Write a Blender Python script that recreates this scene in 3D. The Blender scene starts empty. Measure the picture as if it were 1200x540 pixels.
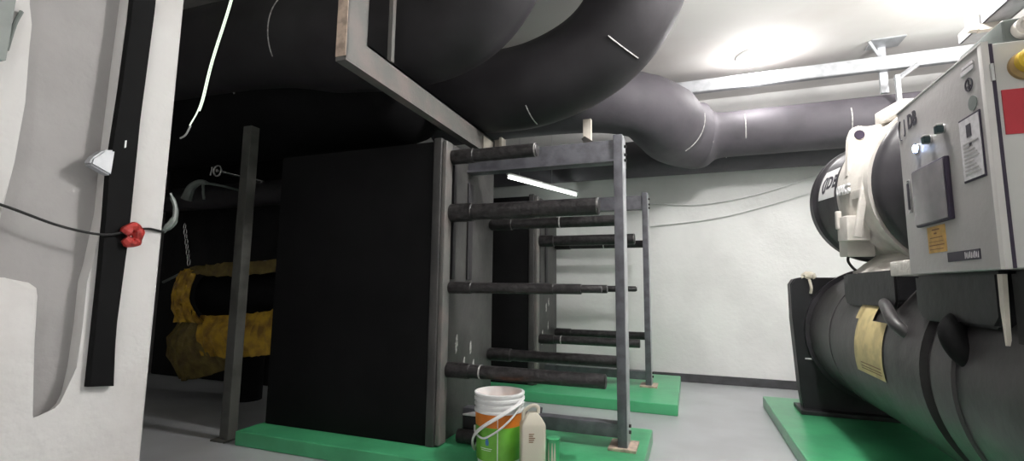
import bpy, bmesh, math, random
from mathutils import Vector, Matrix, Euler
random.seed(7)
S = bpy.context.scene
C = S.collection
PI = math.pi

# ---------------------------------------------------------------- materials
def mat(name, col, rough=.5, metal=0, spec=.5, noise=0, nscale=8, bump=0, bscale=60, emit=None, estr=0, col2=None, lo=.42, hi=.62, detail=4):
    m = bpy.data.materials.new(name); m.use_nodes = True
    nt = m.node_tree; b = nt.nodes['Principled BSDF']
    b.inputs['Base Color'].default_value = (*col, 1)
    b.inputs['Roughness'].default_value = rough
    b.inputs['Metallic'].default_value = metal
    b.inputs['Specular IOR Level'].default_value = spec
    tc = nt.nodes.new('ShaderNodeTexCoord')
    if noise or col2:
        n = nt.nodes.new('ShaderNodeTexNoise'); n.inputs['Scale'].default_value = nscale; n.inputs['Detail'].default_value = detail
        nt.links.new(tc.outputs['Object'], n.inputs['Vector'])
        r = nt.nodes.new('ShaderNodeValToRGB')
        c2 = col2 if col2 else tuple(c*(1-noise) for c in col)
        c1 = col if col2 else tuple(min(1, c*(1+noise)) for c in col)
        r.color_ramp.elements[0].position = lo; r.color_ramp.elements[1].position = hi
        r.color_ramp.elements[0].color = (*c1, 1); r.color_ramp.elements[1].color = (*c2, 1)
        nt.links.new(n.outputs['Fac'], r.inputs['Fac']); nt.links.new(r.outputs['Color'], b.inputs['Base Color'])
    if bump:
        n = nt.nodes.new('ShaderNodeTexNoise'); n.inputs['Scale'].default_value = bscale; n.inputs['Detail'].default_value = 3
        nt.links.new(tc.outputs['Object'], n.inputs['Vector'])
        bp = nt.nodes.new('ShaderNodeBump'); bp.inputs['Strength'].default_value = bump; bp.inputs['Distance'].default_value = .02
        nt.links.new(n.outputs['Fac'], bp.inputs['Height']); nt.links.new(bp.outputs['Normal'], b.inputs['Normal'])
    if emit:
        b.inputs['Emission Color'].default_value = (*emit, 1); b.inputs['Emission Strength'].default_value = estr
    return m

M = {}
M['wall'] = mat('white_paint', (.80, .80, .79), .75, noise=.05, nscale=1.5, bump=.15, bscale=25)
M['ceiling'] = mat('ceiling_paint', (.78, .76, .74), .8, col2=(.70, .66, .63), nscale=.9, lo=.5, hi=.75, bump=.1, bscale=12)
M['recess'] = mat('shade_grey', (.34, .33, .325), .8, noise=.05, nscale=3, bump=.2, bscale=20)  # recess shade put into the colour; the left wall shares this grey
M['pier'] = mat('pillar_plaster', (.64, .63, .62), .8, col2=(.56, .54, .525), nscale=2.5, lo=.5, hi=.8, bump=.25, bscale=18)
M['floor'] = mat('grey_epoxy', (.46, .475, .49), .3, noise=.06, nscale=2, bump=.06, bscale=6)
M['skirt'] = mat('dark_skirting', (.06, .06, .065), .5, noise=.2)
M['green'] = mat('green_epoxy', (.075, .40, .18), .28, noise=.12, nscale=3, bump=.12, bscale=9)
M['rubber'] = mat('black_rubber_foam', (.008, .008, .0085), .75, noise=.12, nscale=4, bump=.12, bscale=9, spec=.1)
M['rubber_pipe'] = mat('black_pipe_foam', (.026, .024, .027), .55, noise=.15, nscale=3, bump=.1, bscale=9, spec=.4)
M['pipe_grey'] = mat('paler_pipe_foam', (.085, .078, .090), .6, noise=.12, nscale=3, bump=.1, bscale=9, spec=.35)  # paler copy of the black pipe foam, on the two back pipes
M['post'] = mat('post_grey', (.075, .075, .068), .5, noise=.25, nscale=6)
M['rubber_bar'] = mat('black_foam_sleeve', (.022, .020, .021), .40, noise=.4, nscale=22, bump=.35, bscale=40, spec=.5)
M['seam'] = mat('pale_seam_tape', (.42, .41, .40), .5, noise=.3, nscale=40)
M['plate'] = mat('grey_foam_face', (.070, .068, .066), .5, col2=(.035, .034, .034), nscale=3.5, lo=.35, hi=.7, bump=.2, bscale=12)
M['steel_dark'] = mat('dark_grey_steel', (.10, .10, .115), .42, noise=.2, nscale=12, bump=.08)
M['steel'] = mat('painted_grey_steel', (.13, .13, .122), .45, col2=(.175, .152, .142), nscale=5, lo=.45, hi=.65, bump=.08)
M['steel_light'] = mat('galvanised_steel', (.42, .43, .45), .4, metal=.3, noise=.12, nscale=10)
M['cream'] = mat('cream_metal', (.72, .66, .58), .5, noise=.1)
M['bolt'] = mat('bolt_black', (.02, .02, .02), .4, metal=.5, noise=.1)
M['cab'] = mat('cabinet_grey_paint', (.40, .385, .38), .38, noise=.05, nscale=3, bump=.05, bscale=40)
M['cab_edge'] = mat('cabinet_edge_paint', (.68, .66, .64), .35, noise=.04)
M['cab_side'] = mat('cabinet_light_paint', (.60, .60, .58), .4, noise=.05, nscale=3)
M['gap'] = mat('dark_gasket', (.035, .025, .05), .5, noise=.1)
M['cast'] = mat('white_cast_iron', (.66, .625, .58), .5, noise=.08, nscale=5, bump=.25, bscale=22)
M['motor'] = mat('motor_black', (.032, .030, .034), .38, noise=.3, nscale=3, bump=.15, bscale=10, spec=.6)
M['shell'] = mat('shell_foam', (.048, .045, .046), .42, noise=.25, nscale=2.5, bump=.2, bscale=9, spec=.4)
M['black'] = mat('matte_black', (.012, .012, .014), .5, noise=.2, bump=.15, bscale=14)
M['white'] = mat('white_plastic', (.78, .78, .78), .35, noise=.03)
M['ink'] = mat('dark_ink', (.05, .045, .06), .6, noise=.1)
M['paper'] = mat('paper_white', (.62, .60, .62), .6, noise=.08, nscale=60)
M['tag'] = mat('cream_sticker', (.62, .50, .24), .55, noise=.12, nscale=14)
M['note'] = mat('yellow_note', (.62, .38, .12), .6, noise=.12, nscale=30)
M['noteink'] = mat('note_ink', (.22, .10, .04), .6, noise=.1)
M['red'] = mat('red_sticker', (.52, .035, .05), .5, noise=.05)
M['redplastic'] = mat('red_plastic', (.35, .03, .025), .4, noise=.3, nscale=40)
M['ygold'] = mat('yellow_knob', (.75, .50, .04), .35, noise=.1)
M['brass'] = mat('brass_ring', (.40, .27, .12), .35, metal=.6, noise=.2)
M['screen'] = mat('dark_screen', (.20, .19, .20), .15, col2=(.32, .30, .31), nscale=6, lo=.35, hi=.7)
M['rotary'] = mat('switch_teal', (.03, .06, .065), .3, noise=.1)
M['pilot'] = mat('pilot_lamp', (.8, .85, 1), .3, emit=(.45, .6, 1), estr=18, noise=.01)
M['lamp'] = mat('lamp_glow', (1, 1, 1), .3, emit=(1, .97, .95), estr=12, noise=.01)
M['tubeglow'] = mat('tube_glow', (1, 1, 1), .3, emit=(.92, 1, .93), estr=3, noise=.01)
M['strip'] = mat('light_strip', (.8, .85, .75), .3, emit=(.85, 1, .8), estr=.45, noise=.01)
M['yellow'] = mat('yellow_tarpaulin', (.62, .38, .03), .45, col2=(.26, .14, .02), nscale=9, lo=.4, hi=.65, bump=.5, bscale=14)
M['khaki'] = mat('dirty_yellow_cloth', (.20, .15, .035), .6, col2=(.10, .065, .02), nscale=9, lo=.35, hi=.7, bump=.6, bscale=16)
M['bandg'] = mat('label_green', (.13, .40, .035), .35, noise=.12, nscale=8)
M['bando'] = mat('label_orange', (.70, .20, .02), .35, noise=.1, nscale=8)
M['blue'] = mat('drop_blue', (.04, .16, .38), .4, noise=.1)
M['jug'] = mat('ivory_plastic', (.62, .58, .48), .4, col2=(.50, .42, .30), nscale=6, lo=.55, hi=.8)
M['cable'] = mat('cable_black', (.012, .012, .012), .4, noise=.1)
M['rust'] = mat('rusty_base', (.45, .35, .28), .6, noise=.25, nscale=20)
M['chrome'] = mat('bright_metal', (.6, .6, .6), .25, metal=.9, noise=.1)
M['stain'] = mat('ceiling_stain', (.60, .52, .44), .9, col2=(.76, .74, .72), nscale=4)
M['dark_filler'] = mat('dark_filler_black', (.010, .010, .011), .7, noise=.25, nscale=4, bump=.25, bscale=16, spec=.3)
M['grime'] = mat('grey_green_metal', (.15, .17, .16), .45, noise=.2, nscale=6)

# ---------------------------------------------------------------- mesh helpers
def bx(bm, x0, x1, y0, y1, z0, z1, bev=0):
    r = bmesh.ops.create_cube(bm, size=1, matrix=Matrix.Translation(((x0+x1)/2, (y0+y1)/2, (z0+z1)/2)) @ Matrix.Diagonal((abs(x1-x0), abs(y1-y0), abs(z1-z0), 1)))
    if bev:
        es = set(e for v in r['verts'] for e in v.link_edges)
        bmesh.ops.bevel(bm, geom=list(es), offset=bev, segments=3, profile=.6, affect='EDGES')

def frames(pts):
    pts = [Vector(p) for p in pts]; out = []; n = None
    for i, p in enumerate(pts):
        t = (pts[min(i+1, len(pts)-1)]-pts[max(i-1, 0)]).normalized()
        if n is None:
            a = Vector((0, 0, 1)) if abs(t.z) < .9 else Vector((0, 1, 0))
            n = t.cross(a).normalized()
        else:
            n = (n-t*n.dot(t)).normalized()
        out.append((p, t, n, t.cross(n)))
    return out

def tube(bm, pts, r, seg=12, caps=True, flat=1):
    if not hasattr(r, '__len__'): r = [r]*len(pts)
    rings = []
    for (p, t, n, b), rr in zip(frames(pts), r):
        rings.append([bm.verts.new(p+n*(rr*math.cos(2*PI*k/seg))+b*(rr*flat*math.sin(2*PI*k/seg))) for k in range(seg)])
    for a, b in zip(rings, rings[1:]):
        for k in range(seg): bm.faces.new((a[k], a[(k+1) % seg], b[(k+1) % seg], b[k]))
    if caps:
        bm.faces.new(rings[0][::-1]); bm.faces.new(rings[-1])

def cyl(bm, p0, p1, r, seg=24, r1=None): tube(bm, [p0, p1], [r, r if r1 is None else r1], seg)

def spline(P, n=10):
    P = [Vector(p) for p in P]; Q = [2*P[0]-P[1]]+P+[2*P[-1]-P[-2]]; out = []
    for i in range(1, len(Q)-2):
        for k in range(n):
            t = k/n; a, b, c, d = Q[i-1:i+3]
            out.append(.5*((2*b)+(c-a)*t+(2*a-5*b+4*c-d)*t*t+(3*b-a-3*c+d)*t**3))
    out.append(P[-1]); return out

def lathe(bm, prof, c=(0, 0, 0), axis='z', seg=48, closed=False):
    """prof: (radius, height) pairs round an axis"""
    rings = []
    for r, h in prof:
        ring = []
        for k in range(seg):
            a = 2*PI*k/seg; u, v = max(r, 1e-4)*math.cos(a), max(r, 1e-4)*math.sin(a)
            p = {'z': (u, v, h), 'y': (u, h, v), 'x': (h, u, v)}[axis]
            ring.append(bm.verts.new(Vector(p)+Vector(c)))
        rings.append(ring)
    for a, b in zip(rings, rings[1:]):
        for k in range(seg): bm.faces.new((a[k], a[(k+1) % seg], b[(k+1) % seg], b[k]))
    if not closed:
        bm.faces.new(rings[0][::-1]); bm.faces.new(rings[-1])
    else:
        a, b = rings[-1], rings[0]
        for k in range(seg): bm.faces.new((a[k], a[(k+1) % seg], b[(k+1) % seg], b[k]))

def prism(bm, poly, axis, a, b):
    """poly of 2-D points extruded from a to b along axis"""
    def P(u, v, w): return {'x': (w, u, v), 'y': (u, w, v), 'z': (u, v, w)}[axis]
    A = [bm.verts.new(P(u, v, a)) for u, v in poly]; B = [bm.verts.new(P(u, v, b)) for u, v in poly]
    bm.faces.new(A); bm.faces.new(B[::-1])
    n = len(poly)
    for k in range(n): bm.faces.new((A[k], B[k], B[(k+1) % n], A[(k+1) % n]))

def obj(name, bm, m, parent=None, smooth=True, angle=35):
    bmesh.ops.recalc_face_normals(bm, faces=bm.faces)
    me = bpy.data.meshes.new(name); bm.to_mesh(me); bm.free()
    o = bpy.data.objects.new(name, me); C.objects.link(o)
    me.materials.append(M[m] if isinstance(m, str) else m)
    if smooth:
        for p in me.polygons: p.use_smooth = True
        me.set_sharp_from_angle(angle=math.radians(angle))
    if parent:
        o.parent = parent
        t = parent.matrix_basis.translation.copy(); q = parent.parent
        while q: t += q.matrix_basis.translation; q = q.parent
        o.data.transform(Matrix.Translation(-t))
    return o
def NB(): return bmesh.new()
def tag(o, label, cat, group=None, kind=None):
    if label: o['label'] = label
    if cat: o['category'] = cat
    if group: o['group'] = group
    if kind: o['kind'] = kind
    return o
def thing(name, label, cat, loc, group=None):
    o = bpy.data.objects.new(name, None); C.objects.link(o); o.location = loc; o.empty_display_size = .1
    return tag(o, label, cat, group)
def struct(name, bm, m, smooth=True):
    o = obj(name, bm, m, None, smooth); o['kind'] = 'structure'; return o
def box(name, m, parent, *a, bev=0):
    b = NB(); bx(b, *a, bev=bev); return obj(name, b, m, parent)
def copy_tree(o, parent=None):
    c = o.copy(); C.objects.link(c)
    if parent: c.parent = parent
    for ch in [k for k in C.objects if k.parent == o]: copy_tree(ch, c)
    return c
def text_mesh(name, s, size, depth, m, parent, M4, bold=.0, sx=1):
    cu = bpy.data.curves.new('t', 'FONT'); cu.body = s; cu.size = size; cu.extrude = depth; cu.offset = bold; cu.resolution_u = 3
    to = bpy.data.objects.new('t', cu); me = bpy.data.meshes.new_from_object(to)
    bpy.data.objects.remove(to); me.name = name
    me.transform(M4 @ Matrix.Diagonal((sx, 1, 1, 1)))
    bm = NB(); bm.from_mesh(me); bpy.data.meshes.remove(me)
    return obj(name, bm, m, parent, smooth=False)

# ================================================================ ROOM
XL, XR, YB, YF, H = -6.6, 3.5, 6.5, -1.6, 3.6
b = NB(); bx(b, XL-.2, XR+.2, YF-.2, YB+.2, -.2, 0); struct('floor', b, 'floor')
b = NB(); bx(b, XL-.2, XR+.2, YF-.2, YB+.2, H, H+.2); struct('ceiling', b, 'ceiling')
b = NB(); bx(b, XL-.2, XR+.2, YB, YB+.2, 0, H); struct('wall_back', b, 'wall')
b = NB(); bx(b, XR, XR+.2, YF, YB, 0, H); struct('wall_right', b, 'wall')
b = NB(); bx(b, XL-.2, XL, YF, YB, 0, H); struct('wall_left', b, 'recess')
b = NB(); bx(b, XL, XR, YF-.2, YF, 0, H); struct('wall_front', b, 'wall')
b = NB(); bx(b, XL, XR, YB-.02, YB, 0, .10, bev=.003); struct('baseboard_back', b, 'skirt')

# near pillar beside the camera: its side face (x = PX) carries the black strip, with a recess cut into it, its shade painted in as grey
PX = -2.1
def F(u, v):                # face coordinates (u, v) measured on a board at y=1.6 -> (y, z) on the pillar side
    k = PX/u
    return (1.6*k, 1.15+(v-1.15)*k)
def P3(u, v, off=0): y, z = F(u, v); return (PX+off, y, z)
def face(name, m, poly, off, th, bev=0, parent=None):
    b = NB(); prism(b, [F(*p) for p in poly], 'x', PX+off, PX+off-th)
    if bev: bmesh.ops.bevel(b, geom=[e for e in b.edges if all(abs(v.co.x-PX-off) < 1e-4 for v in e.verts)], offset=bev, segments=4, profile=.5, affect='EDGES')
    return obj(name, b, m, parent)
y1 = F(-2.42, 1)[0]
b = NB()
def yz(*q): return [F(*p) for p in q]
edge = [(1.165, 2.6), (1.163, 2.29), (1.158, 2.0), (1.155, 1.65), (1.158, 1.415), (1.141, 1.216), (1.131, 1.153), (1.133, .996), (1.129, .844), (1.120, .749), (1.108, .715), (1.088, .694), (1.04, .676), (1.005, .670), (.998, .70), (1.0, .92), (.998, 1.10), (.992, 1.13), (.97, 1.148), (.90, 1.163)]
prism(b, [(.5, 0), (y1, 0), (y1, H), (1.165, H)]+edge+[(.5, 1.2)], 'x', PX, PX-.30)
prism(b, [(.5, 1.30), (.875, 1.338), (.886, 1.546), (.893, 1.756), (.885, 1.935), (.883, 2.03), (.87, 2.10), (.84, H), (.5, H)], 'x', PX, PX-.3)
bmesh.ops.bevel(b, geom=[e for e in b.edges if all(abs(v.co.x-PX) < 1e-4 for v in e.verts)], offset=.02, segments=4, profile=.5, affect='EDGES')
struct('trim_1', b, 'pier')
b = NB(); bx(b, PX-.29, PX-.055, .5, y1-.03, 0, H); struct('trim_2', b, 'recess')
# black foam strip on the pillar
pts = [(-2.905, 3.4), (-2.69, 3.4), (-2.695, 2.6), (-2.72, 2.0), (-2.715, 1.4), (-2.735, .95), (-2.70, .645), (-2.90, .625), (-2.905, 1.2), (-2.915, 1.5), (-2.93, 1.75), (-2.90, 2.2), (-2.885, 2.6)]
st = thing('insulated_strip', 'long black foam covered strip running down the white pillar', 'pipe strip', (PX, 1.2, .72))
face('strip_body', 'rubber', pts, .03, .03, .01, st)
face('staple', 'white', [(-2.83, 1.86), (-2.818, 1.86), (-2.818, 1.90), (-2.83, 1.90)], .034, .006, 0, st)
b = NB(); prism(b, [(1.08, 1.585), (1.155, 1.555), (1.16, 1.66), (1.12, 1.65), (1.085, 1.61)], 'x', PX+.035, PX-.01)
bmesh.ops.bevel(b, geom=list(b.edges), offset=.006, segments=2, affect='EDGES')
tag(obj('pipe_clamp', b, 'steel_light'), 'small silver metal clamp sticking out left of the black strip on the pillar', 'clamp')
b = NB()
tube(b, spline([P3(-2.77, 1.40, .042), P3(-2.73, 1.43, .05), P3(-2.68, 1.42, .05), P3(-2.67, 1.37, .045), P3(-2.71, 1.35, .045), P3(-2.76, 1.375, .04)], 5), [.017, .021, .023, .02, .018]*5+[.016], 8)
tag(obj('cable_clip', b, 'redplastic'), 'red plastic clip holding the thin black cable on the pillar strip', 'cable clip')
b = NB(); tube(b, spline([P3(-4.6, 1.74, .008), P3(-3.9, 1.61, .01), P3(-3.3, 1.46, .02), P3(-2.93, 1.40, .036), P3(-2.7, 1.415, .040), P3(-2.55, 1.42, .012), P3(-2.425, 1.40, .005)], 8), .005, 6)
tag(obj('cable', b, 'cable'), 'thin black cable sagging across the white pillar behind the red clip', 'cable')
b = NB(); prism(b, yz((-4.6, 2.62), (-4.12, 2.55), (-4.1, 3.0), (-4.6, 3.1)), 'x', PX+.04, PX)
tube(b, spline([P3(-3.96, 2.86, .01), P3(-4.04, 2.78, .02), P3(-4.09, 2.62, .02)], 5), .006, 6)
tag(obj('wall_bracket', b, 'grime'), 'small dark bracket with a hanging wire end in the top left corner', 'bracket')
b = NB()
tube(b, spline([(PX-.02, y1+.01, 1.37), (PX+.005, y1+.035, 1.42), (PX+.0, y1+.04, 1.48), (PX-.01, y1+.02, 1.54)], 5), [.02]*2+[.03]*4+[.022]*4+[.018]*4+[.01]*2, 8, flat=.5)
tag(obj('plastic_scrap', b, 'grime'), 'torn grey plastic scrap caught on the pillar edge', 'plastic scrap')

# ================================================================ PLINTHS
for a, lab in (((-3.10, -.29, 2.68, 3.87, 0, .10), 'green painted plinth under the front heat exchanger, carrying the paint bucket'),
               ((-3.10, -.13, 4.74, 6.30, 0, .10), 'green painted plinth under the rear heat exchanger against the back wall')):
    b = NB(); bx(b, *a, bev=.012); tag(obj('plinth', b, 'green'), lab, 'plinth', 'green machine plinths')
b = NB(); bx(b, .65, 3.0, .9, 5.47, 0, .10, bev=.012)
tag(obj('plinth', b, 'green'), 'green painted plinth under the large chiller', 'plinth', 'green machine plinths')

# ================================================================ HEAT EXCHANGERS
def heat_exchanger(y0, label, small):
    """y0 = near side of the block; block runs to y0+.95, tie bars run towards +x"""
    t = thing('plate_heat_exchanger', label, 'heat exchanger', (-1.6, y0+.47, .10), 'insulated plate heat exchangers')
    yc = y0+.46
    b = NB(); bx(b, -3.06, -1.665, y0, y0+.95, .10, 2.17, bev=.012)
    obj('insulated_block', b, 'rubber', t)
    b = NB(); bx(b, -1.665, -1.60, y0-.012, y0+.955, .10, 2.19, bev=.012)
    pl = obj('end_plate', b, 'plate', t); pl['label'] = 'grey foam covered end plate'
    b = NB(); bx(b, -1.60, -1.565, y0+.0, y0+.095, .11, 2.17, bev=.01); obj('edge_strip', b, 'steel', pl)
    b = NB(); bx(b, -1.60, -1.58, y0+.16, y0+.2, 1.2, 2.1, bev=.006); bx(b, -1.60, -1.585, y0+.42, y0+.5, 1.2, 1.95, bev=.006)
    obj('foam_rib', b, 'rubber_pipe', pl)
    for k in range(5):
        yy, zz = y0+.25+random.random()*.5, .45+random.random()*.5
        b = NB(); prism(b, [(yy, zz), (yy+.02, zz+.02), (yy+.012, zz+.10), (yy-.006, zz+.07)], 'x', -1.60, -1.594); obj('glue_mark', b, 'seam', pl)
    # carrying bar and guide bar
    b = NB(); bx(b, -1.60, -.47, yc-.04, yc+.06, 2.03, 2.19, bev=.006); bx(b, -1.6, -.47, yc-.06, yc-.04, 2.03, 2.045); obj('carrying_bar', b, 'steel_dark', t)
    b = NB(); bx(b, -1.60, -.47, yc-.04, yc+.05, .17, .26, bev=.006); obj('guide_bar', b, 'steel_dark', t)
    # column
    b = NB(); bx(b, -.47, -.41, yc-.06, yc+.10, .115, 2.22, bev=.004); col = obj('support_column', b, 'steel_dark', t)
    b = NB(); bx(b, -.409, -.405, yc-.058, yc+.098, .12, 2.215); f = obj('column_flange', b, 'steel_light', col); f['label'] = 'pale galvanised outer flange'
    for zz in (2.15, 2.09, 2.05, .20, .24):
        b = NB(); cyl(b, (-.405, yc+.02, zz), (-.39, yc+.02, zz), .012, 6); obj('bolt', b, 'bolt', col)
    b = NB(); bx(b, -.53, -.35, yc-.09, yc+.13, .10, .118, bev=.003); obj('foot_plate', b, 'rust', col)
    # tie bars
    r = .042
    def bar(y, z, xe, rr=r, steps=None):
        b = NB()
        pr = [(rr*.9, -1.60), (rr*1.15, -1.58), (rr*1.15, -1.40), (rr, -1.395)]
        if steps:
            for xs, r2 in steps: pr += [(pr[-1][0], xs), (r2, xs+.004)]
        pr += [(pr[-1][0], xe-.006), (pr[-1][0]*.85, xe)]
        lathe(b, pr, (0, y, z), 'x', 20)
        o = obj('tie_bar', b, 'rubber_bar', t); return o
    ya, yb = y0+.10, y0+.95-.06
    def ring(o, y, z, x, rr):
        b = NB(); lathe(b, [(rr, x-.006), (rr+.003, x-.004), (rr+.003, x+.004), (rr, x+.006)], (0, y, z), 'x', 20); obj('foam_seam', b, 'seam', o)
    o = bar(ya, 2.07, -.93, .046); ring(o, ya, 2.07, -.945, .044)
    o = bar(ya, 1.665, -.52, .057); ring(o, ya, 1.665, -.53, .054)
    bar(ya, 1.14, -.51, .036, [(-.82, .033), (-.64, .022)])
    o = bar(ya, .585, -.49, .045); ring(o, ya, .585, -1.32, .045)
    o = bar(yb, 1.68, -.50, .045); ring(o, yb, 1.68, -.98, .045)
    bar(yb, 1.14, -.60, .033)
    bar(yb, .59, -.50, .046)
    if small:
        o = bar(ya, 1.645, -.50, .05)
    return t
heat_exchanger(2.90, 'front black insulated plate heat exchanger with tie bars, right behind the paint bucket', False)
h2 = heat_exchanger(5.05, 'rear black insulated plate heat exchanger with tie bars, nearest the white back wall', False)

# ================================================================ BUCKET, JUG, CAN, OFFCUT, BOX
bc = (-1.12, 2.84, .10)
t = thing('paint_bucket', 'white plastic paint bucket with orange and green label and strap handle', 'bucket', bc)
b = NB(); prof = [(.118, .0), (.128, .004), (.132, .03), (.1435, .298), (.1535, .302), (.1535, .314), (.146, .318), (.146, .334), (.153, .337), (.153, .348), (.146, .352), (.147, .366), (.156, .369), (.156, .381), (.148, .385),
     (.148, .394), (.155, .398), (.155, .41), (.138, .412), (.130, .396), (.118, .02), (.0, .02)]
lathe(b, prof, bc, 'z', 64); obj('bucket_body', b, 'white', t)
b = NB(); lathe(b, [(.130, .032), (.1365, .033), (.1446, .225), (.142, .225)], bc, 'z', 64); o = obj('label_band', b, 'bandg', t); o['label'] = 'green lower label'
b = NB(); lathe(b, [(.140, .225), (.1447, .2255), (.1478, .298), (.140, .299)], bc, 'z', 64); o2 = obj('label_band', b, 'bando', t); o2['label'] = 'orange upper label'
def on_can(a, z, off=.0):   # point on bucket side, angle a from -y
    r = .1365+(z-.033)/.142*.006+off
    return (bc[0]+r*math.sin(a), bc[1]-r*math.cos(a), bc[2]+z)
def can_patch(name, m, par, a0, a1, z0, z1, off=.002, n=10, shape=None):
    b = NB(); vs = []
    for j in range(7):
        row = []
        for i in range(n+1):
            u, v = i/n, j/6
            w = shape(v) if shape else 1
            row.append(b.verts.new(on_can(a0+(a1-a0)*(.5+(u-.5)*w), z0+(z1-z0)*v, off)))
        vs.append(row)
    for j in range(6):
        for i in range(n): b.faces.new((vs[j][i], vs[j][i+1], vs[j+1][i+1], vs[j+1][i]))
    return obj(name, b, m, par)
can_patch('water_drop', 'blue', o, -.22, -.06, .125, .168, shape=lambda v: math.sin(PI*min(1, (v+.25)/1.25))**.8 if v < 1 else .02)
can_patch('text_line', 'white', o, -.50, .08, .106, .109); can_patch('text_line', 'white', o, -.45, .04, .096, .0985)
can_patch('side_line', 'white', o, .30, .33, .035, .222); can_patch('side_line', 'white', o2, .30, .33, .228, .295, off=.004)
# strap handle: wide band hanging diagonally over the front
b = NB()
hp = spline([on_can(1.35, .385, .015), on_can(1.0, .36, .028), on_can(.45, .31, .03), on_can(-.1, .25, .03), on_can(-.6, .185, .028), on_can(-1.05, .115, .022), on_can(-1.45, .06, .016), on_can(-1.75, .10, .014), on_can(-1.9, .2, .012), on_can(-1.95, .33, .012)], 8)
tube(b, hp, .0145, 8, flat=.5); o = obj('strap_handle', b, 'white', t)
b = NB()
hp = spline([on_can(1.35, .36, .012), on_can(.9, .30, .022), on_can(.45, .235, .02), on_can(0, .185, .014), on_can(-.35, .165, .01), on_can(-.8, .18, .01), on_can(-1.3, .2, .008)], 8)
tube(b, hp, .006, 8); obj('strap_handle', b, 'white', t)

jc = (-.885, 2.775, .10)
t = thing('plastic_jug', 'ivory plastic jug with a looped top handle standing right of the bucket', 'jug', jc)
b = NB()
w, d = .072, .048
sec = [(0, .92, .92), (.012, 1, 1), (.235, 1.0, 1.0), (.25, 1.0, 1.0), (.262, .96, .97), (.292, .70, .80), (.315, .45, .60), (.322, .34, .5)]
rings = []
for z, sx, sy in sec:
    ring = []
    for k in range(28):
        a = 2*PI*k/28; c_, s_ = math.cos(a), math.sin(a)
        u = math.copysign(abs(c_)**.22, c_)*w*sx; v = math.copysign(abs(s_)**.22, s_)*d*sy
        q = Matrix.Rotation(math.radians(28), 3, 'Z') @ Vector((u, v, 0))
        ring.append(b.verts.new((jc[0]+q.x, jc[1]+q.y, jc[2]+z)))
    rings.append(ring)
for a_, b_ in zip(rings, rings[1:]):
    for k in range(28): b.faces.new((a_[k], a_[(k+1) % 28], b_[(k+1) % 28], b_[k]))
b.faces.new(rings[0][::-1]); b.faces.new(rings[-1])
obj('jug_body', b, 'jug', t)
b = NB(); tube(b, spline([(jc[0]-.05, jc[1]-.025, jc[2]+.27), (jc[0]-.045, jc[1]-.02, jc[2]+.325), (jc[0]-.005, jc[1], jc[2]+.358), (jc[0]+.028, jc[1]+.015, jc[2]+.35), (jc[0]+.03, jc[1]+.015, jc[2]+.315)], 6), .011, 10)
obj('handle', b, 'jug', t)
b = NB(); cyl(b, (jc[0]+.03, jc[1]+.03, jc[2]+.315), (jc[0]+.035, jc[1]+.03, jc[2]+.345), .018, 12); obj('cap', b, 'ink', t)
R28 = Matrix.Translation((jc[0], jc[1], jc[2])) @ Matrix.Rotation(math.radians(28), 4, 'Z')
for k in range(5):
    b = NB(); bx(b, -.03, -.005+.006*(k % 3), -d-.0015, -d+.002, .165+.011*k, .169+.011*k); bmesh.ops.transform(b, matrix=R28, verts=b.verts); obj('print_line', b, 'noteink', t)

cc = (-.775, 2.83, .10)
t = thing('small_can', 'small green and yellow stained can right of the ivory jug', 'can', cc)
b = NB(); lathe(b, [(.034, 0), (.037, .004), (.037, .165), (.040, .17), (.040, .176), (.033, .178)], cc, 'z', 24); obj('can_body', b, 'green', t)
for a in (.1, .5, -.5, -1.1):
    b = NB(); vs = []
    for z, wv in ((.0, .10), (.06, .16), (.11, .10), (.15, .03)):
        for s_ in (-1, 1): vs.append(b.verts.new((cc[0]+.0385*math.sin(a+s_*wv), cc[1]-.0385*math.cos(a+s_*wv), cc[2]+z+.005)))
    for k in range(3): b.faces.new((vs[2*k], vs[2*k+1], vs[2*k+3], vs[2*k+2]))
    obj('paint_drip', b, 'jug', t)

b = NB(); lathe(b, [(.03, 0), (.044, 0), (.046, .004), (.046, .42), (.044, .424), (.03, .424)], (0, 0, 0), 'x', 24)
bmesh.ops.transform(b, matrix=Matrix.Translation((-1.50, 3.05, .147)), verts=b.verts)
t = tag(obj('pipe_offcut', b, 'rubber_bar'), 'short black foam pipe offcut lying on the green plinth behind the bucket', 'pipe offcut')
b = NB(); bx(b, -1.50, -.98, 3.11, 3.20, .10, .265, bev=.006)
t = thing('black_tray', 'low black box behind the bucket with a white scrap on its end', 'box', (-1.2, 3.1, .10))
obj('tray_body', b, 'black', t)
b = NB(); prism(b, [(-1.50, 3.11), (-1.36, 3.11), (-1.34, 3.16), (-1.45, 3.19)], 'z', .265, .275); obj('white_scrap', b, 'paper', t)

# ================================================================ LEFT BACKGROUND
b = NB(); bx(b, -3.30, -3.215, 2.72, 2.80, 0, 2.40, bev=.004); bx(b, -3.34, -3.20, 2.68, 2.84, 0, .012)
tag(obj('support_post', b, 'post'), 'grey steel post standing left of the front heat exchanger', 'post')
b = NB(); bx(b, -6.5, -3.5, 4.3, 5.85, 0, 2.9, bev=.02)  # added black block, keeps the view behind the post dark
tag(obj('dark_filler_block', b, 'dark_filler'), 'tall black block added to fill the dark behind the yellow wrap', 'dark_filler')
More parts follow.
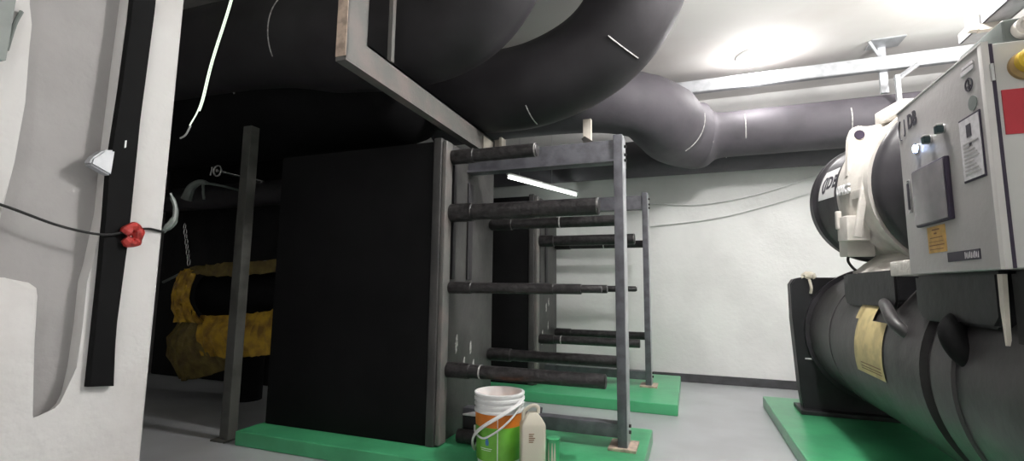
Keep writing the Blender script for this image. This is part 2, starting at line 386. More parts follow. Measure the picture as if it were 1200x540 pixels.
# pipe wrapped in yellow sheet
t = thing('wrapped_pipe', 'black pipe wrapped in torn yellow sheeting behind the grey post', 'wrapped pipe', (-4.2, 3.7, 0))
b = NB(); tube(b, [(-4.70, 3.72, 1.04), (-3.35, 3.72, 1.06)], .25, 32); obj('pipe_body', b, 'rubber', t)
b = NB(); cyl(b, (-4.2, 3.75, 0), (-4.2, 3.75, .85), .13, 20); obj('pipe_leg', b, 'rubber', t)
def sheet(name, m, P, th, par):
    """P grid of rows of points -> thick rumpled cloth"""
    b = NB(); n = len(P[0])
    g = [[b.verts.new(p) for p in spline(row, 6)] for row in P]
    # smooth across rows
    for i in range(len(g)-1):
        for j in range(len(g[0])-1): b.faces.new((g[i][j], g[i][j+1], g[i+1][j+1], g[i+1][j]))
    bmesh.ops.subdivide_edges(b, edges=b.edges[:], cuts=1, use_grid_fill=True)
    for v in b.verts: v.co += Vector((random.uniform(-.008, .008), random.uniform(-.02, .02), random.uniform(-.008, .008)))
    bmesh.ops.solidify(b, geom=b.faces[:], thickness=th)
    return obj(name, b, m, par, angle=80)
Y = 3.40
sheet('yellow_sheet', 'yellow', [[(-4.80, Y, 1.27), (-4.70, Y-.02, 1.29), (-4.60, Y, 1.27)], [(-4.90, Y, 1.16), (-4.76, Y-.05, 1.15), (-4.62, Y-.02, 1.12)], [(-4.91, Y, 1.04), (-4.78, Y-.05, 1.02), (-4.66, Y-.02, 1.0)], [(-4.86, Y-.02, .90), (-4.70, Y-.06, .90), (-4.60, Y-.02, .90)], [(-4.85, Y, .77), (-4.64, Y-.05, .77), (-4.42, Y-.02, .77)]], .01, t)
sheet('yellow_sheet', 'yellow', [[(-4.52, Y+.02, .83), (-3.9, Y-.01, .87), (-3.5, Y, .93)], [(-4.46, Y-.05, .66), (-3.9, Y-.09, .68), (-3.5, Y-.04, .72)], [(-4.42, Y-.02, .47), (-3.9, Y-.08, .48), (-3.5, Y, .54)]], .01, t)
sheet('dirty_sheet', 'khaki', [[(-4.88, Y+.06, .78), (-4.6, Y, .78), (-4.40, Y+.0, .76)], [(-4.98, Y+.05, .6), (-4.7, Y-.05, .58), (-4.14, Y-.01, .56)], [(-4.98, Y+.04, .42), (-4.6, Y-.06, .40), (-4.10, Y, .46)], [(-4.84, Y+.08, .26), (-4.6, Y+.0, .22), (-4.10, Y+.05, .36)]], .012, t)
sheet('dirty_sheet', 'khaki', [[(-4.80, Y+.02, 1.30), (-4.2, Y, 1.35), (-3.50, Y+.02, 1.38)], [(-4.70, Y-.02, 1.26), (-4.25, Y-.04, 1.22), (-3.50, Y, 1.26)]], .012, t)
b = NB(); tube(b, [(-5.15, Y+.05, 1.16), (-4.86, Y+.04, 1.26), (-3.50, Y+.03, 1.38)], .014, 8); obj('top_bar', b, 'grime', t)
# hanging chain: alternating links
t = thing('hanging_chain', 'steel chain hanging above the yellow wrapped pipe', 'chain', (-4.72, 3.38, 1.33))
for k in range(8):
    b = NB(); z = 1.36+k*.052; pts = []
    for q in range(13):
        a = 2*PI*q/12; u, v = .014*math.cos(a), .034*math.sin(a)
        pts.append((-4.70-.015*k+(u if k % 2 else 0), 3.38+(0 if k % 2 else u), z+v))
    tube(b, pts, .0045, 6, caps=False); obj('chain_link', b, 'chrome', t)
for (x, y, z, r), lab in (((-4.17, 3.2, 2.217, .05), 'bright ring bolt in the dark between pillar and grey post'),):
    b = NB(); tube(b, [(x+r*math.cos(2*PI*q/24), y, z+r*math.sin(2*PI*q/24)) for q in range(25)], .010, 8, caps=False)
    tube(b, [(x-.09, y, z-.04), (x-.075, y, z+.04)], .008, 8)
    cyl(b, (x, y-.01, z), (x, 3.74, z), .016, 12)
    tag(obj('ring_bolt', b, 'chrome'), lab, 'ring bolt')
b = NB(); tube(b, [(-6.6, 3.75, 2.10), (-3.15, 3.75, 2.10)], .13, 24); tag(obj('insulated_pipe', b, 'rubber_pipe'), 'thin black horizontal pipe passing behind the top of the grey post', 'pipe')
b = NB(); tube(b, spline([(-4.28, 3.66, 2.10), (-4.28, 3.2, 2.10), (-4.34, 3.2, 2.04), (-4.32, 3.2, 1.95)], 6), [.012]*19, 8); tube(b, spline([(-4.28, 3.2, 2.10), (-4.38, 3.2, 2.12), (-4.50, 3.2, 2.08), (-4.56, 3.2, 1.96)], 6), [.014+.002*k for k in range(19)], 10)
tag(obj('valve_lever', b, 'grime'), 'small curved valve lever below the bright ring bolt', 'valve lever')

# glowing light strip hanging from the ceiling beside the pillar
t = thing('light_strip', 'bright white light strip hanging in front of the big black header', 'light strip', (-2.9, 2.2, 3.6))
lp = spline([(-2.79, 2.2, 3.6), (-2.86, 2.2, 3.13), (-3.005, 2.2, 2.66), (-3.075, 2.2, 2.36), (-3.16, 2.2, 2.22)], 8)
b = NB(); tube(b, [p+Vector((-.009, 0, 0)) for p in lp], .0045, 8); obj('glow_tube', b, 'strip', t)
b = NB(); tube(b, [p+Vector((.009, 0, 0)) for p in lp[:-6]], .0035, 8); obj('glow_tube', b, 'strip', t)
b = NB(); tube(b, spline([(-3.16, 2.2, 2.22), (-3.20, 2.2, 2.16), (-3.25, 2.2, 2.14)], 5), .006, 8); obj('wire_end', b, 'white', t)

# ================================================================ LARGE OVERHEAD PIPES
def pipe_thing(name, label, pts, r, seams, n=12, m='pipe_grey', seg=48, cat='pipe'):
    pl = spline(pts, n); t = thing(name, label, cat, pl[0])
    b = NB(); tube(b, pl, r, seg); obj('pipe_body', b, m, t)
    fr = frames(pl)
    for f, a0, a1 in seams:          # tape seams: partial rings round the pipe
        i = f*(len(pl)-1); k = min(int(i), len(pl)-2); w = i-k
        p = fr[k][0].lerp(fr[k+1][0], w); _, tt, nn, bb = fr[k]
        b = NB(); q = [p+(nn*math.cos(math.radians(a))+bb*math.sin(math.radians(a)))*((r[k] if hasattr(r, '__len__') else r)+.001) for a in range(a0, a1+1, 5)]
        tube(b, q, .006, 6); obj('foam_seam', b, 'seam', t)
    return t
b = NB(); lathe(b, [(.02, -6.5), (.6, -6.5), (.6, -2.35), (.57, -2.2), (.45, -2.06), (.25, -1.98), (.02, -1.95)], (0, 3.42, 2.97), 'x', 64)
t = thing('header_pipe', 'huge black insulated header pipe with two large bends over the front heat exchanger', 'header pipe', (-4, 3.42, 2.4))
obj('pipe_body', b, 'rubber', t)
for x, a0, a1 in ((-3.6, 150, 205), (-4.6, 195, 225)):
    b = NB(); q = []
    for a in range(a0, a1, 5):
        q.append((x, 3.42+.603*math.cos(math.radians(a)), 2.97+.603*math.sin(math.radians(a))))
    tube(b, q, .007, 6); obj('foam_seam', b, 'seam', t)
def branch(pts, r, seams):
    pl = spline(pts, 12); b = NB(); tube(b, pl, r, 56); o = obj('elbow', b, 'rubber_pipe', t)
    fr = frames(pl)
    for f, a0, a1 in seams:
        i = f*(len(pl)-1); k = min(int(i), len(pl)-2); p = fr[k][0].lerp(fr[k+1][0], i-k); _, tt, nn, bb = fr[k]
        b = NB(); rr = (r[k] if hasattr(r, '__len__') else r)+.001; tube(b, [p+(nn*math.cos(math.radians(a))+bb*math.sin(math.radians(a)))*rr for a in range(a0, a1+1, 5)], .005, 6); obj('foam_seam', b, 'seam', o)
branch([(-.84, 2.50, 3.72), (-.98, 2.58, 3.32), (-1.28, 2.68, 2.97), (-1.75, 2.74, 2.86), (-2.4, 2.76, 2.96), (-3.4, 2.78, 3.12), (-6.5, 2.78, 3.16)], [.31]*37+[.31+.004*k for k in range(1, 13)]+[.36]*24, [(.3, 100, 150), (.17, 60, 95), (.75, 60, 190), (.9, 60, 190)])
branch([(-.15, 3.15, 3.72), (-.30, 3.35, 3.25), (-.60, 3.5, 2.96), (-1.10, 3.58, 2.80), (-1.65, 3.60, 2.80), (-2.2, 3.6, 2.9)], .335, [(.33, 70, 120), (.62, 60, 100)])
pipe_thing('insulated_pipe', 'fat black pipe along the back wall ending in a bulging elbow, upper of two',
           [(3.4, 5.7, 2.87), (2.2, 5.7, 2.87), (1.2, 5.7, 2.87), (.50, 5.7, 2.87), (.14, 5.66, 2.87), (-.10, 5.40, 2.88), (-.20, 5.08, 2.91), (-.42, 4.80, 2.98), (-.85, 4.68, 3.04), (-1.6, 4.62, 3.05), (-2.6, 4.6, 3.03)],
           [.25]*36+[.25, .25, .252, .255, .26, .27, .29, .315, .335, .35, .36, .365]+[.37]*24+[.37-.004*k for k in range(12)]+[.32]*37, [(.16, 140, 200), (.28, 150, 215), (.36, 150, 200), (.56, 120, 190)])
pipe_thing('insulated_pipe', 'black insulated pipe hugging the back wall, lower of two',
           [(3.4, 6.25, 2.81), (1.0, 6.25, 2.81), (-1.0, 6.25, 2.81), (-3.3, 6.25, 2.81)], .235, [(.42, 150, 200), (.52, 150, 210), (.62, 140, 180)])

# ---- steel frame carrying the pipes (channel section)
t = thing('steel_support', 'grey painted steel channel frame hanging from the ceiling under the large bends', 'steel frame', (-1.63, 1.9, 3.6))
b = NB(); bx(b, -1.612, -1.60, 1.87, 2.03, 2.30, 3.6); bx(b, -1.665, -1.60, 1.87, 1.882, 2.30, 3.6); bx(b, -1.665, -1.60, 2.018, 2.03, 2.42, 3.6)
u = obj('upright', b, 'steel', t)
b = NB(); bx(b, -1.664, -1.601, 1.866, 1.870, 2.31, 3.6); obj('painted_edge', b, 'rust', u)
b = NB(); bx(b, -1.612, -1.601, 2.03, 3.86, 2.30, 2.45); bx(b, -1.665, -1.601, 1.87, 3.86, 2.288, 2.30); bx(b, -1.665, -1.601, 2.03, 3.86, 2.438, 2.45)
obj('beam', b, 'steel', t)
b = NB(); bx(b, -1.60, -1.592, 3.60, 3.80, 2.30, 2.42, bev=.003); obj('gusset_plate', b, 'cream', t)
b = NB(); bx(b, -1.535, -1.51, 3.80, 3.90, 2.24, 2.46); bx(b, -1.665, -1.51, 3.86, 3.872, 2.24, 2.46); obj('end_plate', b, 'cream', t)
b = NB(); bx(b, -1.62, -1.59, 2.24, 2.27, 2.45, 3.6, bev=.003); obj('hanger_rod', b, 'steel', t)
# small bracket with diagonal brace near the rear pipe
t = thing('pipe_bracket', 'small pale steel bracket with a diagonal strut above the carrying bar', 'bracket', (-.75, 3.9, 2.2))
b = NB(); bx(b, -.80, -.73, 3.86, 3.90, 2.36, 2.56, bev=.003); obj('bracket_plate', b, 'cream', t)
b = NB(); tube(b, [(-.79, 3.87, 2.39), (-.62, 3.45, 2.19)], .026, 4); obj('strut', b, 'steel', t)

# ---- fluorescent batten behind the heat exchangers
t = thing('tube_lamp', 'white fluorescent tube lamp hanging above the rear heat exchanger', 'tube lamp', (-1.66, 5.75, 2.4))
b = NB(); tube(b, [(-1.93, 5.09, 2.41), (-1.42, 6.36, 2.41)], .013, 12); obj('glow_tube', b, 'tubeglow', t)
b = NB(); tube(b, [(-1.94, 5.07, 2.45), (-1.41, 6.38, 2.45)], .022, 4); obj('batten_body', b, 'white', t)
for f in (.15, .6):
    b = NB(); cyl(b, (-1.94+.53*f, 5.07+1.31*f, 2.46), (-1.94+.53*f, 5.07+1.31*f, H), .0025, 6); obj('hanging_wire', b, 'steel_light', t)

# ================================================================ CEILING LAMP, BEAM AND HANGERS
LC = (.73, 5.38, H)
t = thing('ceiling_lamp', 'round glowing ceiling lamp above the back pipes', 'ceiling lamp', LC, 'round ceiling lamps')
b = NB(); lathe(b, [(.19, 0), (.19, -.025), (.175, -.03), (.175, 0)], LC, 'z', 48, closed=True); obj('lamp_rim', b, 'white', t)
b = NB(); lathe(b, [(.172, -.004), (.17, -.03), (.14, -.055), (.08, -.07), (.001, -.074)], LC, 'z', 48); obj('lamp_shade', b, 'lamp', t)
t = thing('channel_beam', 'pale galvanised channel beam hung just below the ceiling along the back wall', 'beam', (1, 5.5, 3.27))
b = NB(); bx(b, -.25, 3.45, 5.49, 5.50, 3.33, 3.46); bx(b, -.25, 3.45, 5.50, 5.56, 3.325, 3.335); bx(b, -.25, 3.45, 5.50, 5.56, 3.455, 3.46); obj('channel', b, 'steel_light', t)
b = NB(); bx(b, .62, .90, 5.478, 5.49, 3.34, 3.43); o = obj('splice_plate', b, 'white', t)
for k in range(8):
    b = NB(); cyl(b, (.64+k*.034, 5.470, 3.39), (.64+k*.034, 5.478, 3.39), .007, 8); obj('bolt', b, 'bolt', o)
t = thing('ceiling_hanger', 'galvanised hanger dropping from a stained ceiling plate to the wall pipe', 'hanger', (1.9, 5.5, H))
b = NB(); bx(b, 1.76, 2.04, 5.38, 5.60, H-.012, H, bev=.003); obj('ceiling_plate', b, 'steel_light', t)
b = NB(); bx(b, 1.86, 1.925, 5.565, 5.60, 3.11, H-.012); obj('drop_channel', b, 'steel_light', t)
b = NB(); bx(b, 1.93, 1.965, 5.40, 5.44, 2.60, 3.22); obj('drop_channel', b, 'steel_light', t)
b = NB(); tube(b, [(1.93, 5.42, 3.17), (2.12, 5.42, 3.31)], .022, 4); obj('knee_brace', b, 'steel_light', t)
b = NB(); tube(b, [(1.74, 5.4, H-.01), (1.86, 5.52, H-.14)], .016, 4); obj('knee_brace', b, 'steel_light', t)

# ---- cable tray and hanger above the cabinet
t = thing('cable_tray', 'pale metal cable tray running above the control cabinet', 'cable tray', (1.6, 3, 2.6))
b = NB(); bx(b, 1.54, 1.55, 1.2, 3.42, 2.60, 2.66); bx(b, 1.54, 1.66, 1.2, 3.42, 2.60, 2.608); bx(b, 1.65, 1.66, 1.2, 3.42, 2.60, 2.66); obj('tray_channel', b, 'steel_light', t)
b = NB(); bx(b, 1.485, 1.53, 3.18, 3.22, 2.57, H); bx(b, 1.53, 2.6, 3.18, 3.22, 2.565, 2.60); obj('tray_hanger', b, 'cream', t)

# ---- thin cables on back wall
for k, (P, lab) in enumerate(((((-.47, 6.47, 2.26), (.2, 6.47, 2.22), (.9, 6.47, 2.33), (1.6, 6.47, 2.55)), 'thin white cable drooping along the back wall, upper of two'),
                            (((-.46, 6.47, 1.96), (.3, 6.47, 2.03), (.9, 6.47, 2.16), (1.6, 6.47, 2.36)), 'thin white cable drooping along the back wall, lower of two'))):
    b = NB(); tube(b, spline(P, 8), .008, 6); tag(obj('wall_cable', b, 'white'), lab, 'cable', 'thin cables on the back wall')

# ================================================================ CHILLER
ch = thing('chiller', 'large industrial chiller with black shell, white compressor casing and control cabinet', 'chiller', (1.5, 3.5, .10))
SX, SZ, SR = 1.50, .78, .53
b = NB()
lathe(b, [(.1, .95), (SR, .95), (SR, 2.42), (SR+.012, 2.425), (SR+.012, 2.60), (SR-.02, 2.605), (SR-.02, 2.70), (SR+.012, 2.705), (SR+.012, 3.22), (SR, 3.23), (SR, 4.22), (SR+.006, 4.225), (SR+.006, 4.24), (SR, 4.245), (SR, 4.9), (.1, 4.9)], (SX, 0, SZ), 'y', 72)
shell = obj('evaporator_shell', b, 'shell', ch)
b = NB(); lathe(b, [(SR, 4.86), (SR+.035, 4.86), (SR+.035, 4.90), (SR, 4.90)], (SX, 0, SZ), 'y', 72, closed=True); obj('shell_flange', b, 'motor', ch)
# tube sheet (square plate with rounded upper corner) at the far end
b = NB(); prism(b, [(.90, .115), (2.1, .115), (2.1, 1.26), (.93, 1.26), (.88, 1.245), (.85, 1.20), (.85, .9), (.88, .3)], 'y', 4.90, 5.05)
bmesh.ops.bevel(b, geom=[e for e in b.edges if abs(e.verts[0].co.y-e.verts[1].co.y) < 1e-4], offset=.01, segments=2, affect='EDGES')
ts = obj('tube_sheet', b, 'black', ch)
b = NB(); bx(b, .86, 2.1, 4.80, 5.12, .10, .135, bev=.005); obj('foot', b, 'black', ch)
b = NB(); bx(b, 1.0, 2.1, 2.0, 2.14, .10, .6, bev=.01); obj('foot', b, 'black', ch)
b = NB(); bmesh.ops.create_icosphere(b, subdivisions=3, radius=.055, matrix=Matrix.Translation((1.0, 4.93, 1.27)) @ Matrix.Diagonal((1.1, .8, .75, 1)))
for v in b.verts: v.co += Vector((random.uniform(-.008, .008),)*3)
tube(b, spline([(1.0, 4.90, 1.24), (1.005, 4.87, 1.17), (1.0, 4.88, 1.12)], 4), .012, 6)
o = obj('foam_blob', b, 'jug', ts); o['label'] = 'lump of cream sealing foam'
b = NB(); bx(b, .93, .99, 4.893, 4.90, .55, .562); obj('mark', b, 'white', ts)
# cream stickers on the shell
def shell_patch(a0, a1, y0, y1, m, name='sticker'):
    b = NB(); g = []
    for i in range(13):
        a = math.radians(a0+(a1-a0)*i/12); r = SR+.016
        g.append([b.verts.new((SX-r*math.cos(a), y, SZ+r*math.sin(a))) for y in (y0, (y0+y1)/2, y1)])
    for i in range(12):
        for j in range(2): b.faces.new((g[i][j], g[i][j+1], g[i+1][j+1], g[i+1][j]))
    return obj(name, b, m, shell)
o = shell_patch(-12, 21, 3.14, 3.60, 'tag'); o['label'] = 'cream sticker'
o = shell_patch(21, 39, 3.36, 3.66, 'tag'); o['label'] = 'small cream sticker above the larger one'
for a in (-8, -6, -9.5): shell_patch(a, a+.6, 3.18, 3.5, 'noteink', 'print_line')
# saddle brackets carrying the compressor and the cabinet
def saddle(y0, y1, x0, x1, z0, z1, name='saddle'):
    b = NB()
    prism(b, [(y0, z1), (y1, z1), (y1, z0+.05), (y1-.05, z0), (y0+.04, z0), (y0, z0+.04)], 'x', x0, x1)
    bmesh.ops.bevel(b, geom=b.edges[:], offset=.012, segments=2, affect='EDGES')
    return obj(name, b, 'black', ch)
saddle(3.08, 3.98, 1.02, 1.8, 1.05, 1.262)
saddle(2.12, 2.76, .99, 1.8, 1.02, 1.222)
saddle(1.30, 2.09, 1.01, 1.8, .62, 1.222)  # black side drawn further down to stand in for shade on the shell
b = NB(); prism(b, [(2.115, 1.21), (2.085, 1.21), (2.10, .99), (2.11, .97), (2.118, 1.1)], 'x', .990, 1.003); o = obj('angle_edge', b, 'cream', ch)
# small curved nozzle pipes under the brackets
b = NB(); tube(b, spline([(1.10, 3.42, 1.07), (1.02, 3.24, 1.08), (.975, 3.07, 1.05), (.965, 2.94, .98), (1.02, 2.90, .93), (1.1, 2.9, .92)], 8), .030, 20); obj('nozzle_pipe', b, 'shell', ch)
b = NB(); tube(b, spline([(1.12, 2.5, 1.08), (1.02, 2.46, 1.03), (.975, 2.42, .98), (1.0, 2.38, .90), (1.1, 2.36, .85)], 8), .045, 20); obj('nozzle_pipe', b, 'rubber', ch)
# ---- compressor: axis along y, slightly turned
ax = Matrix.Translation((1.50, 3.6, 1.78)) @ Matrix.Rotation(math.radians(8), 4, 'Z') @ Matrix.Rotation(math.radians(3), 4, 'X')
def axl(prof, m, name, parent, seg=72):
    b = NB(); lathe(b, prof, (0, 0, 0), 'y', seg); bmesh.ops.transform(b, matrix=ax, verts=b.verts); return obj(name, b, m, parent)
def axb(args, m, name, parent, bev=.006, rot=0):
    b = NB(); bx(b, *args, bev=bev)
    if rot: bmesh.ops.transform(b, matrix=Matrix.Rotation(math.radians(rot), 4, 'Y'), verts=b.verts)
    bmesh.ops.transform(b, matrix=ax, verts=b.verts); return obj(name, b, m, parent)
mot = axl([(.02, .88), (.40, .88), (.44, .86), (.462, .84), (.462, .78), (.445, .76), (.440, .74), (.440, .30), (.1, .30)], 'motor', 'motor_housing', ch)
axl([(.1, .38), (.465, .38), (.475, .37), (.475, .31), (.47, .28), (.1, .28)], 'motor', 'motor_flange', ch)
cas = axl([(.1, .30), (.47, .30), (.495, .28), (.505, .22), (.505, .06), (.49, .03), (.485, -.04), (.49, -.10), (.525, -.14), (.525, -.20), (.1, -.20)], 'cast', 'compressor_casing', ch)
axl([(.1, -.20), (.495, -.20), (.515, -.22), (.515, -.28), (.495, -.31), (.46, -.34), (.44, -.40), (.43, -.7), (.42, -.88), (.1, -.88)], 'motor', 'suction_housing', ch)
axl([(.1, -.44), (.445, -.44), (.45, -.46), (.45, -.84), (.1, -.86)], 'shell', 'suction_sleeve', ch)
# lugs, ribs, terminal box on the casing
b = NB(); prism(b, [(-.50, .10), (-.48, .36), (-.455, .425), (-.41, .44), (-.37, .42), (-.20, .46), (-.2, .2)], 'y', .10, .15)
bmesh.ops.bevel(b, geom=b.edges[:], offset=.008, segments=2, affect='EDGES'); bmesh.ops.transform(b, matrix=ax, verts=b.verts); lug = obj('lifting_lug', b, 'cast', cas)
b = NB(); lathe(b, [(.002, .094), (.030, .094), (.030, .156), (.002, .156)], (-.42, 0, .375), 'y', 24); bmesh.ops.transform(b, matrix=ax, verts=b.verts); obj('lug_hole', b, 'gap', lug)
axb((-.30, .1, -.14, .16, .44, .525), 'cast', 'top_pad', cas, bev=.012)
axb((-.51, -.46, -.16, .04, -.06, .0), 'cast', 'casting_rib', cas, rot=0)
axb((-.52, -.485, -.15, -.12, -.40, -.02), 'cast', 'casting_rib', cas, rot=10)
axb((-.55, -.42, .02, .16, -.32, -.16), 'cast', 'terminal_box', cas, bev=.01)
axb((-.52, -.36, .10, .22, -.42, -.31), 'cast', 'terminal_box', cas, bev=.01)
axb((-.565, -.535, .12, .15, -.24, -.12), 'cast', 'casting_rib', cas, bev=.008)
b = NB(); tube(b, spline([(1.02, 3.80, 1.40), (1.01, 3.80, 1.34), (1.05, 3.76, 1.27), (1.12, 3.72, 1.24)], 6), .009, 8); obj('sensor_cable', b, 'cable', ch)
b = NB(); prism(b, [(-.46, -.53), (.5, -.53), (.5, -.38), (-.26, -.38), (-.38, -.47)], 'y', -.18, .22)
bmesh.ops.bevel(b, geom=b.edges[:], offset=.01, segments=2, affect='EDGES'); bmesh.ops.transform(b, matrix=ax, verts=b.verts); obj('casing_foot', b, 'cast', cas)
b = NB(); bx(b, .99, 1.5, 2.72, 3.04, 1.225, 1.30, bev=.008); obj('cabinet_shelf', b, 'cast', ch)
# curved writing on casing and motor: letters bent round the drum
def drum_text(name, s, size, a_deg, yc, R, m, parent, depth=.004, flip=0):
    cu = bpy.data.curves.new('t', 'FONT'); cu.body = s; cu.size = size; cu.extrude = depth; cu.align_x = 'CENTER'; cu.align_y = 'CENTER'; cu.resolution_u = 3; cu.offset = size*.03
    to = bpy.data.objects.new('t', cu); me = bpy.data.meshes.new_from_object(to); bpy.data.objects.remove(to)
    bm = NB(); bm.from_mesh(me); bpy.data.meshes.remove(me)
    for v in bm.verts:      # x runs towards -y (reading left to right from outside), y runs up the drum
        a = math.radians(a_deg)+v.co.y/R; r = R+v.co.z+depth
        v.co = Vector((-r*math.cos(a), yc-v.co.x, r*math.sin(a)))
    bmesh.ops.transform(bm, matrix=ax, verts=bm.verts)
    return obj(name, bm, m, parent, smooth=False)
drum_text('raised_lettering', '0MG', .085, 2, .14, .504, 'white', cas, .008)
b = NB(); g = []
for i in range(13):
    a = math.radians(2+30*i/12)
    g.append([b.verts.new((-.4435*math.cos(a), y, .4435*math.sin(a))) for y in (.40, .72)])
for i in range(12): b.faces.new((g[i][0], g[i][1], g[i+1][1], g[i+1][0]))
bmesh.ops.transform(b, matrix=ax, verts=b.verts); o = obj('name_sticker', b, 'white', mot)
drum_text('lettering', '(JDB', .13, 17, .555, .4445, 'ink', mot, .001)

# ---- control cabinet: door face at x=.95
cx = .95
cab = thing('control_cabinet', 'grey control cabinet with screen, pilot lamp and red sign mounted on the chiller side', 'control cabinet', (1.1, 2.3, 1.222))
b = NB(); bx(b, cx+.012, 1.42, 1.975, 2.66, 1.225, 1.975, bev=.006); obj('cabinet_box', b, 'cab_side', cab)
b = NB(); bx(b, cx-.006, cx+.008, 1.99, 2.665, 1.225, 1.975, bev=.003); door = obj('door', b, 'cab', cab)
b = NB(); bx(b, cx-.008, cx+.012, 1.965, 1.99, 1.222, 1.98, bev=.003); bx(b, cx-.009, cx+.012, 1.965, 2.67, 1.975, 1.981); o = obj('door_trim', b, 'cab_edge', cab); o['label'] = 'pale bright door edging'
b = NB(); bx(b, cx+.008, cx+.022, 1.966, 1.976, 1.225, 1.972); obj('door_gasket', b, 'gap', cab)
def onx(name, m, poly, parent=door, th=.003, off=0): # poly in (y,z) on door face
    b = NB(); prism(b, poly, 'x', cx-.0062-off-th, cx-.006-off); return obj(name, b, m, parent)
# screen (parallelogram flap window)
b = NB(); bx(b, cx-.024, cx-.006, 2.235, 2.52, 1.42, 1.665, bev=.006); scr = obj('screen_frame', b, 'gap', door)
b = NB(); bx(b, cx-.028, cx-.024, 2.243, 2.512, 1.428, 1.657, bev=.002); o = obj('screen_glass', b, 'screen', scr)
# nameplate with grey border
onx('plate_border', 'gap', [(2.145, 1.535), (2.01, 1.535), (2.01, 1.765), (2.145, 1.765)])
npl = onx('name_plate', 'paper', [(2.140, 1.542), (2.016, 1.542), (2.016, 1.758), (2.140, 1.758)], th=.002, off=.003)
onx('print_block', 'ink', [(2.095, 1.69), (2.065, 1.69), (2.065, 1.735), (2.095, 1.735)], npl, .001, .005)
for k in range(9):
    z = 1.56+k*.0135; y1 = 2.03+.012*((k*5) % 4)
    onx('print_line', 'cab', [(2.125, z), (y1, z), (y1, z+.005), (2.125, z+.005)], npl, .001, .005)
onx('print_line', 'ink', [(2.085, 1.655), (2.07, 1.655), (2.07, 1.668), (2.085, 1.668)], npl, .001, .005)
def disc(name, m, y, z, r, parent=door, th=.003, off=0, ring=None):
    b = NB()
    x1 = cx-.006-off
    if ring: lathe(b, [(ring, x1), (r, x1), (r, x1-th), (ring, x1-th)], (0, y, z), 'x', 32, closed=True)
    else: lathe(b, [(.0, x1), (r, x1), (r, x1-th), (.0, x1-th)], (0, y, z), 'x', 32)
    return obj(name, b, m, parent)
disc('round_badge', 'grime', 2.047, 1.80, .026)
disc('symbol_ring', 'ink', 2.060, 1.872, .024, ring=.019)
onx('symbol_bar', 'ink', [(2.070, 1.862), (2.05, 1.862), (2.05, 1.868), (2.070, 1.868)]); onx('symbol_bar', 'ink', [(2.063, 1.856), (2.057, 1.856), (2.057, 1.888), (2.063, 1.888)])
onx('faded_print', 'paper', [(2.10, 1.915), (2.02, 1.915), (2.02, 1.93), (2.10, 1.93)]); onx('faded_print', 'paper', [(2.09, 1.935), (2.02, 1.935), (2.02, 1.945), (2.09, 1.945)])
# yellow note
yn = onx('warning_note', 'note', [(2.462, 1.305), (2.318, 1.305), (2.318, 1.412), (2.462, 1.412)])
for k, (a, c_, th_) in enumerate(((2.42, 2.36, .005), (2.405, 2.385, .006), (2.44, 2.34, .003), (2.45, 2.335, .002), (2.45, 2.33, .004), (2.45, 2.34, .003))):
    z = 1.395-k*.0155; onx('print_line', 'noteink', [(a, z), (c_, z), (c_, z+th_), (a, z+th_)], yn, .001, .003)
# dark serial bar
sb = onx('serial_strip', 'ink', [(2.315, 1.262), (2.095, 1.262), (2.095, 1.298), (2.315, 1.298)])
for k in range(9):
    y = 2.19-k*.0105; onx('print_line', 'paper', [(y, 1.268+.006*(k % 2)), (y-.004, 1.268), (y-.006, 1.290), (y-.002, 1.292-.006*(k % 3))], sb, .001, .003)
# pilot lamp and two rotary switches
pl = disc('pilot_lamp', 'pilot', 2.49, 1.762, .016, th=.012)
disc('lamp_ring', 'chrome', 2.49, 1.762, .023, pl, .006, ring=.016)
for y, z in ((2.365, 1.765), (2.255, 1.775)):
    s_ = disc('rotary_switch', 'chrome', y, z, .018, th=.008)
    b = NB(); bx(b, cx-.034, cx-.012, y-.014, y+.014, z-.016, z+.012, bev=.003); obj('knob', b, 'rotary', s_)
    b = NB(); bx(b, cx-.035, cx-.014, y-.015, y+.015, z+.012, z+.018, bev=.002); obj('knob_cap', b, 'cab_edge', s_)
# door handle
b = NB(); bx(b, cx-.012, cx-.006, 2.585, 2.612, 1.495, 1.645, bev=.004); hd = obj('door_handle', b, 'chrome', door)
b = NB(); bx(b, cx-.016, cx-.012, 2.592, 2.605, 1.51, 1.63, bev=.002); obj('handle_slot', b, 'ink', hd)
# brand lettering on the door: reads along -y when seen from the left
def door_text(s, size, y, z, m, parent=door, bold=.0, sx=1):
    M4 = Matrix(((0, 0, -1, cx-.0075), (-1, 0, 0, y), (0, 1, 0, z), (0, 0, 0, 1)))
    return text_mesh('lettering', s, size, .001, m, parent, M4, bold, sx)
door_text('J', .085, 2.600, 1.868, 'ink', bold=0, sx=.75); door_text('DB', .085, 2.560, 1.872, 'ink', bold=.003, sx=.8)
b = NB(); q = [(cx-.0075, 2.632+.022*math.cos(math.radians(a)), 1.885+.045*math.sin(math.radians(a))) for a in range(-95, 96, 15)]
tube(b, q, .0026, 6); obj('lettering', b, 'ink', door)
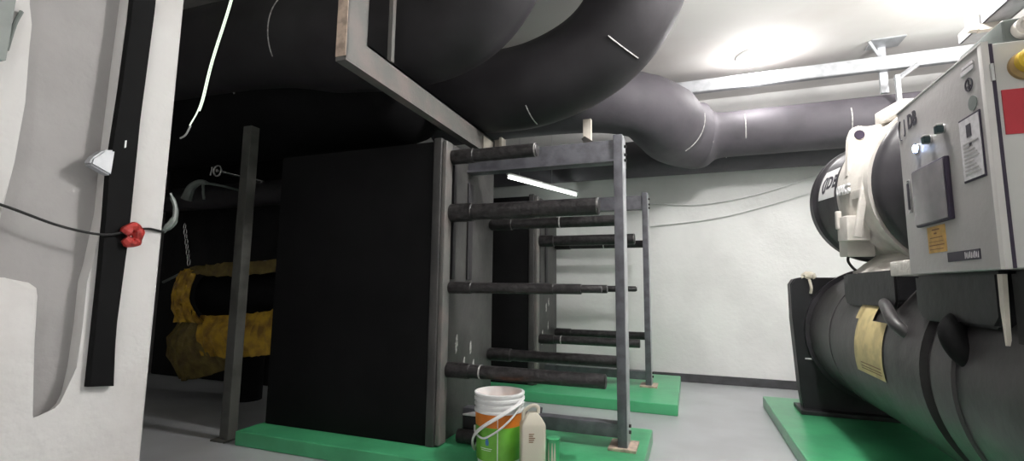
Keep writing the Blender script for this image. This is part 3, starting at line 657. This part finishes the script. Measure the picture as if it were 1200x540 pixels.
# right side panel (faces -y): red sign, yellow knob, hinge
yp = 1.975
b = NB(); bx(b, .985, 1.13, yp-.004, yp, 1.66, 1.81); o = obj('red_sign', b, 'red', cab); o['label'] = 'red square sign'
b = NB(); lathe(b, [(.0, yp), (.048, yp), (.048, yp-.012), (.036, yp-.022), (.0, yp-.022)], (1.055, 0, 1.885), 'y', 32); kn = obj('emergency_switch', b, 'brass', cab)
b = NB(); lathe(b, [(.02, yp-.022), (.040, yp-.022), (.040, yp-.045), (.034, yp-.052), (.02, yp-.052)], (1.055, 0, 1.892), 'y', 32); k2 = obj('switch_ring', b, 'ygold', kn)
b = NB(); lathe(b, [(0, yp-.02), (.022, yp-.02), (.020, yp-.035), (0, yp-.037)], (1.055, 0, 1.892), 'y', 24); obj('switch_button', b, 'redplastic', k2)
b = NB(); bx(b, .957, .966, 1.955, 1.966, 1.84, 1.90, bev=.002); obj('hinge', b, 'chrome', cab)
# block behind the top of cabinet with round white valve cap
t = thing('oil_box', 'grey green metal box standing on top of the control cabinet with a white round cap', 'equipment box', (1.5, 2.5, 1.98))
b = NB(); bx(b, 1.03, 1.42, 2.02, 2.30, 1.981, 2.075, bev=.012); obj('box_body', b, 'grime', t)
b = NB(); lathe(b, [(.0, 2.02), (.035, 2.02), (.035, 1.99), (.026, 1.985), (.022, 1.995), (0, 1.995)], (1.085, 0, 2.03), 'y', 32); obj('round_cap', b, 'cast', t)

# ================================================================ LIGHTS
def bulb(loc, power, col):
    l = bpy.data.lights.new('lamp_light', 'POINT'); l.shadow_soft_size = .12; l.energy = power; l.color = col
    o = bpy.data.objects.new('lamp_light', l); C.objects.link(o); o.location = loc
    return o
bulb((LC[0], LC[1], LC[2]-.25), 8, (1, .97, .965))
# unseen ceiling lamps like the back one, added as fill light
for i, (x, y, p) in enumerate(((.75, 2.7, 75), (-.5, -.7, 8), (2.5, 4.3, 36))):
    t = thing('ceiling_lamp', ('added round fill lamp out of view over the aisle between heat exchangers and chiller', 'added round fill lamp out of view behind the camera side of the aisle', 'added round fill lamp out of view over the far end of the chiller')[i], 'ceiling lamp', (x, y, H), 'round ceiling lamps')
    b = NB(); lathe(b, [(.19, 0), (.19, -.025), (.175, -.03), (.175, 0)], (x, y, H), 'z', 48, closed=True); obj('lamp_rim', b, 'white', t)
    b = NB(); lathe(b, [(.172, -.004), (.17, -.03), (.14, -.055), (.08, -.07), (.001, -.074)], (x, y, H), 'z', 48); obj('lamp_shade', b, 'lamp', t)
    bulb((x, y, H-.3), p, (1, .98, .96))
W = bpy.data.worlds.new('w'); S.world = W; W.use_nodes = True
W.node_tree.nodes['Background'].inputs[0].default_value = (.5, .52, .55, 1); W.node_tree.nodes['Background'].inputs[1].default_value = .05

# ================================================================ CAMERA (level height 1.15 m)
yaw, pitch, roll = -.354049, .117336, .0104361
cy, sy, cp, sp, cr, sr = math.cos(yaw), math.sin(yaw), math.cos(pitch), math.sin(pitch), math.cos(roll), math.sin(roll)
fwd = Vector((sy*cp, cy*cp, sp)); right = Vector((cy, -sy, 0)); up = right.cross(fwd)
r2 = cr*right+sr*up; u2 = -sr*right+cr*up
cam = bpy.data.cameras.new('camera'); co = bpy.data.objects.new('camera', cam); C.objects.link(co)
co.matrix_world = Matrix(((r2.x, u2.x, -fwd.x, 0), (r2.y, u2.y, -fwd.y, 0), (r2.z, u2.z, -fwd.z, 1.15), (0, 0, 0, 1)))
cam.sensor_width = 36; cam.lens = 560.06/1200*36; cam.clip_start = .02
S.camera = co
S.view_settings.view_transform = 'Standard'; S.view_settings.look = 'None'; S.view_settings.gamma = 1; S.view_settings.use_curve_mapping = False
S.view_settings.exposure = 1.3
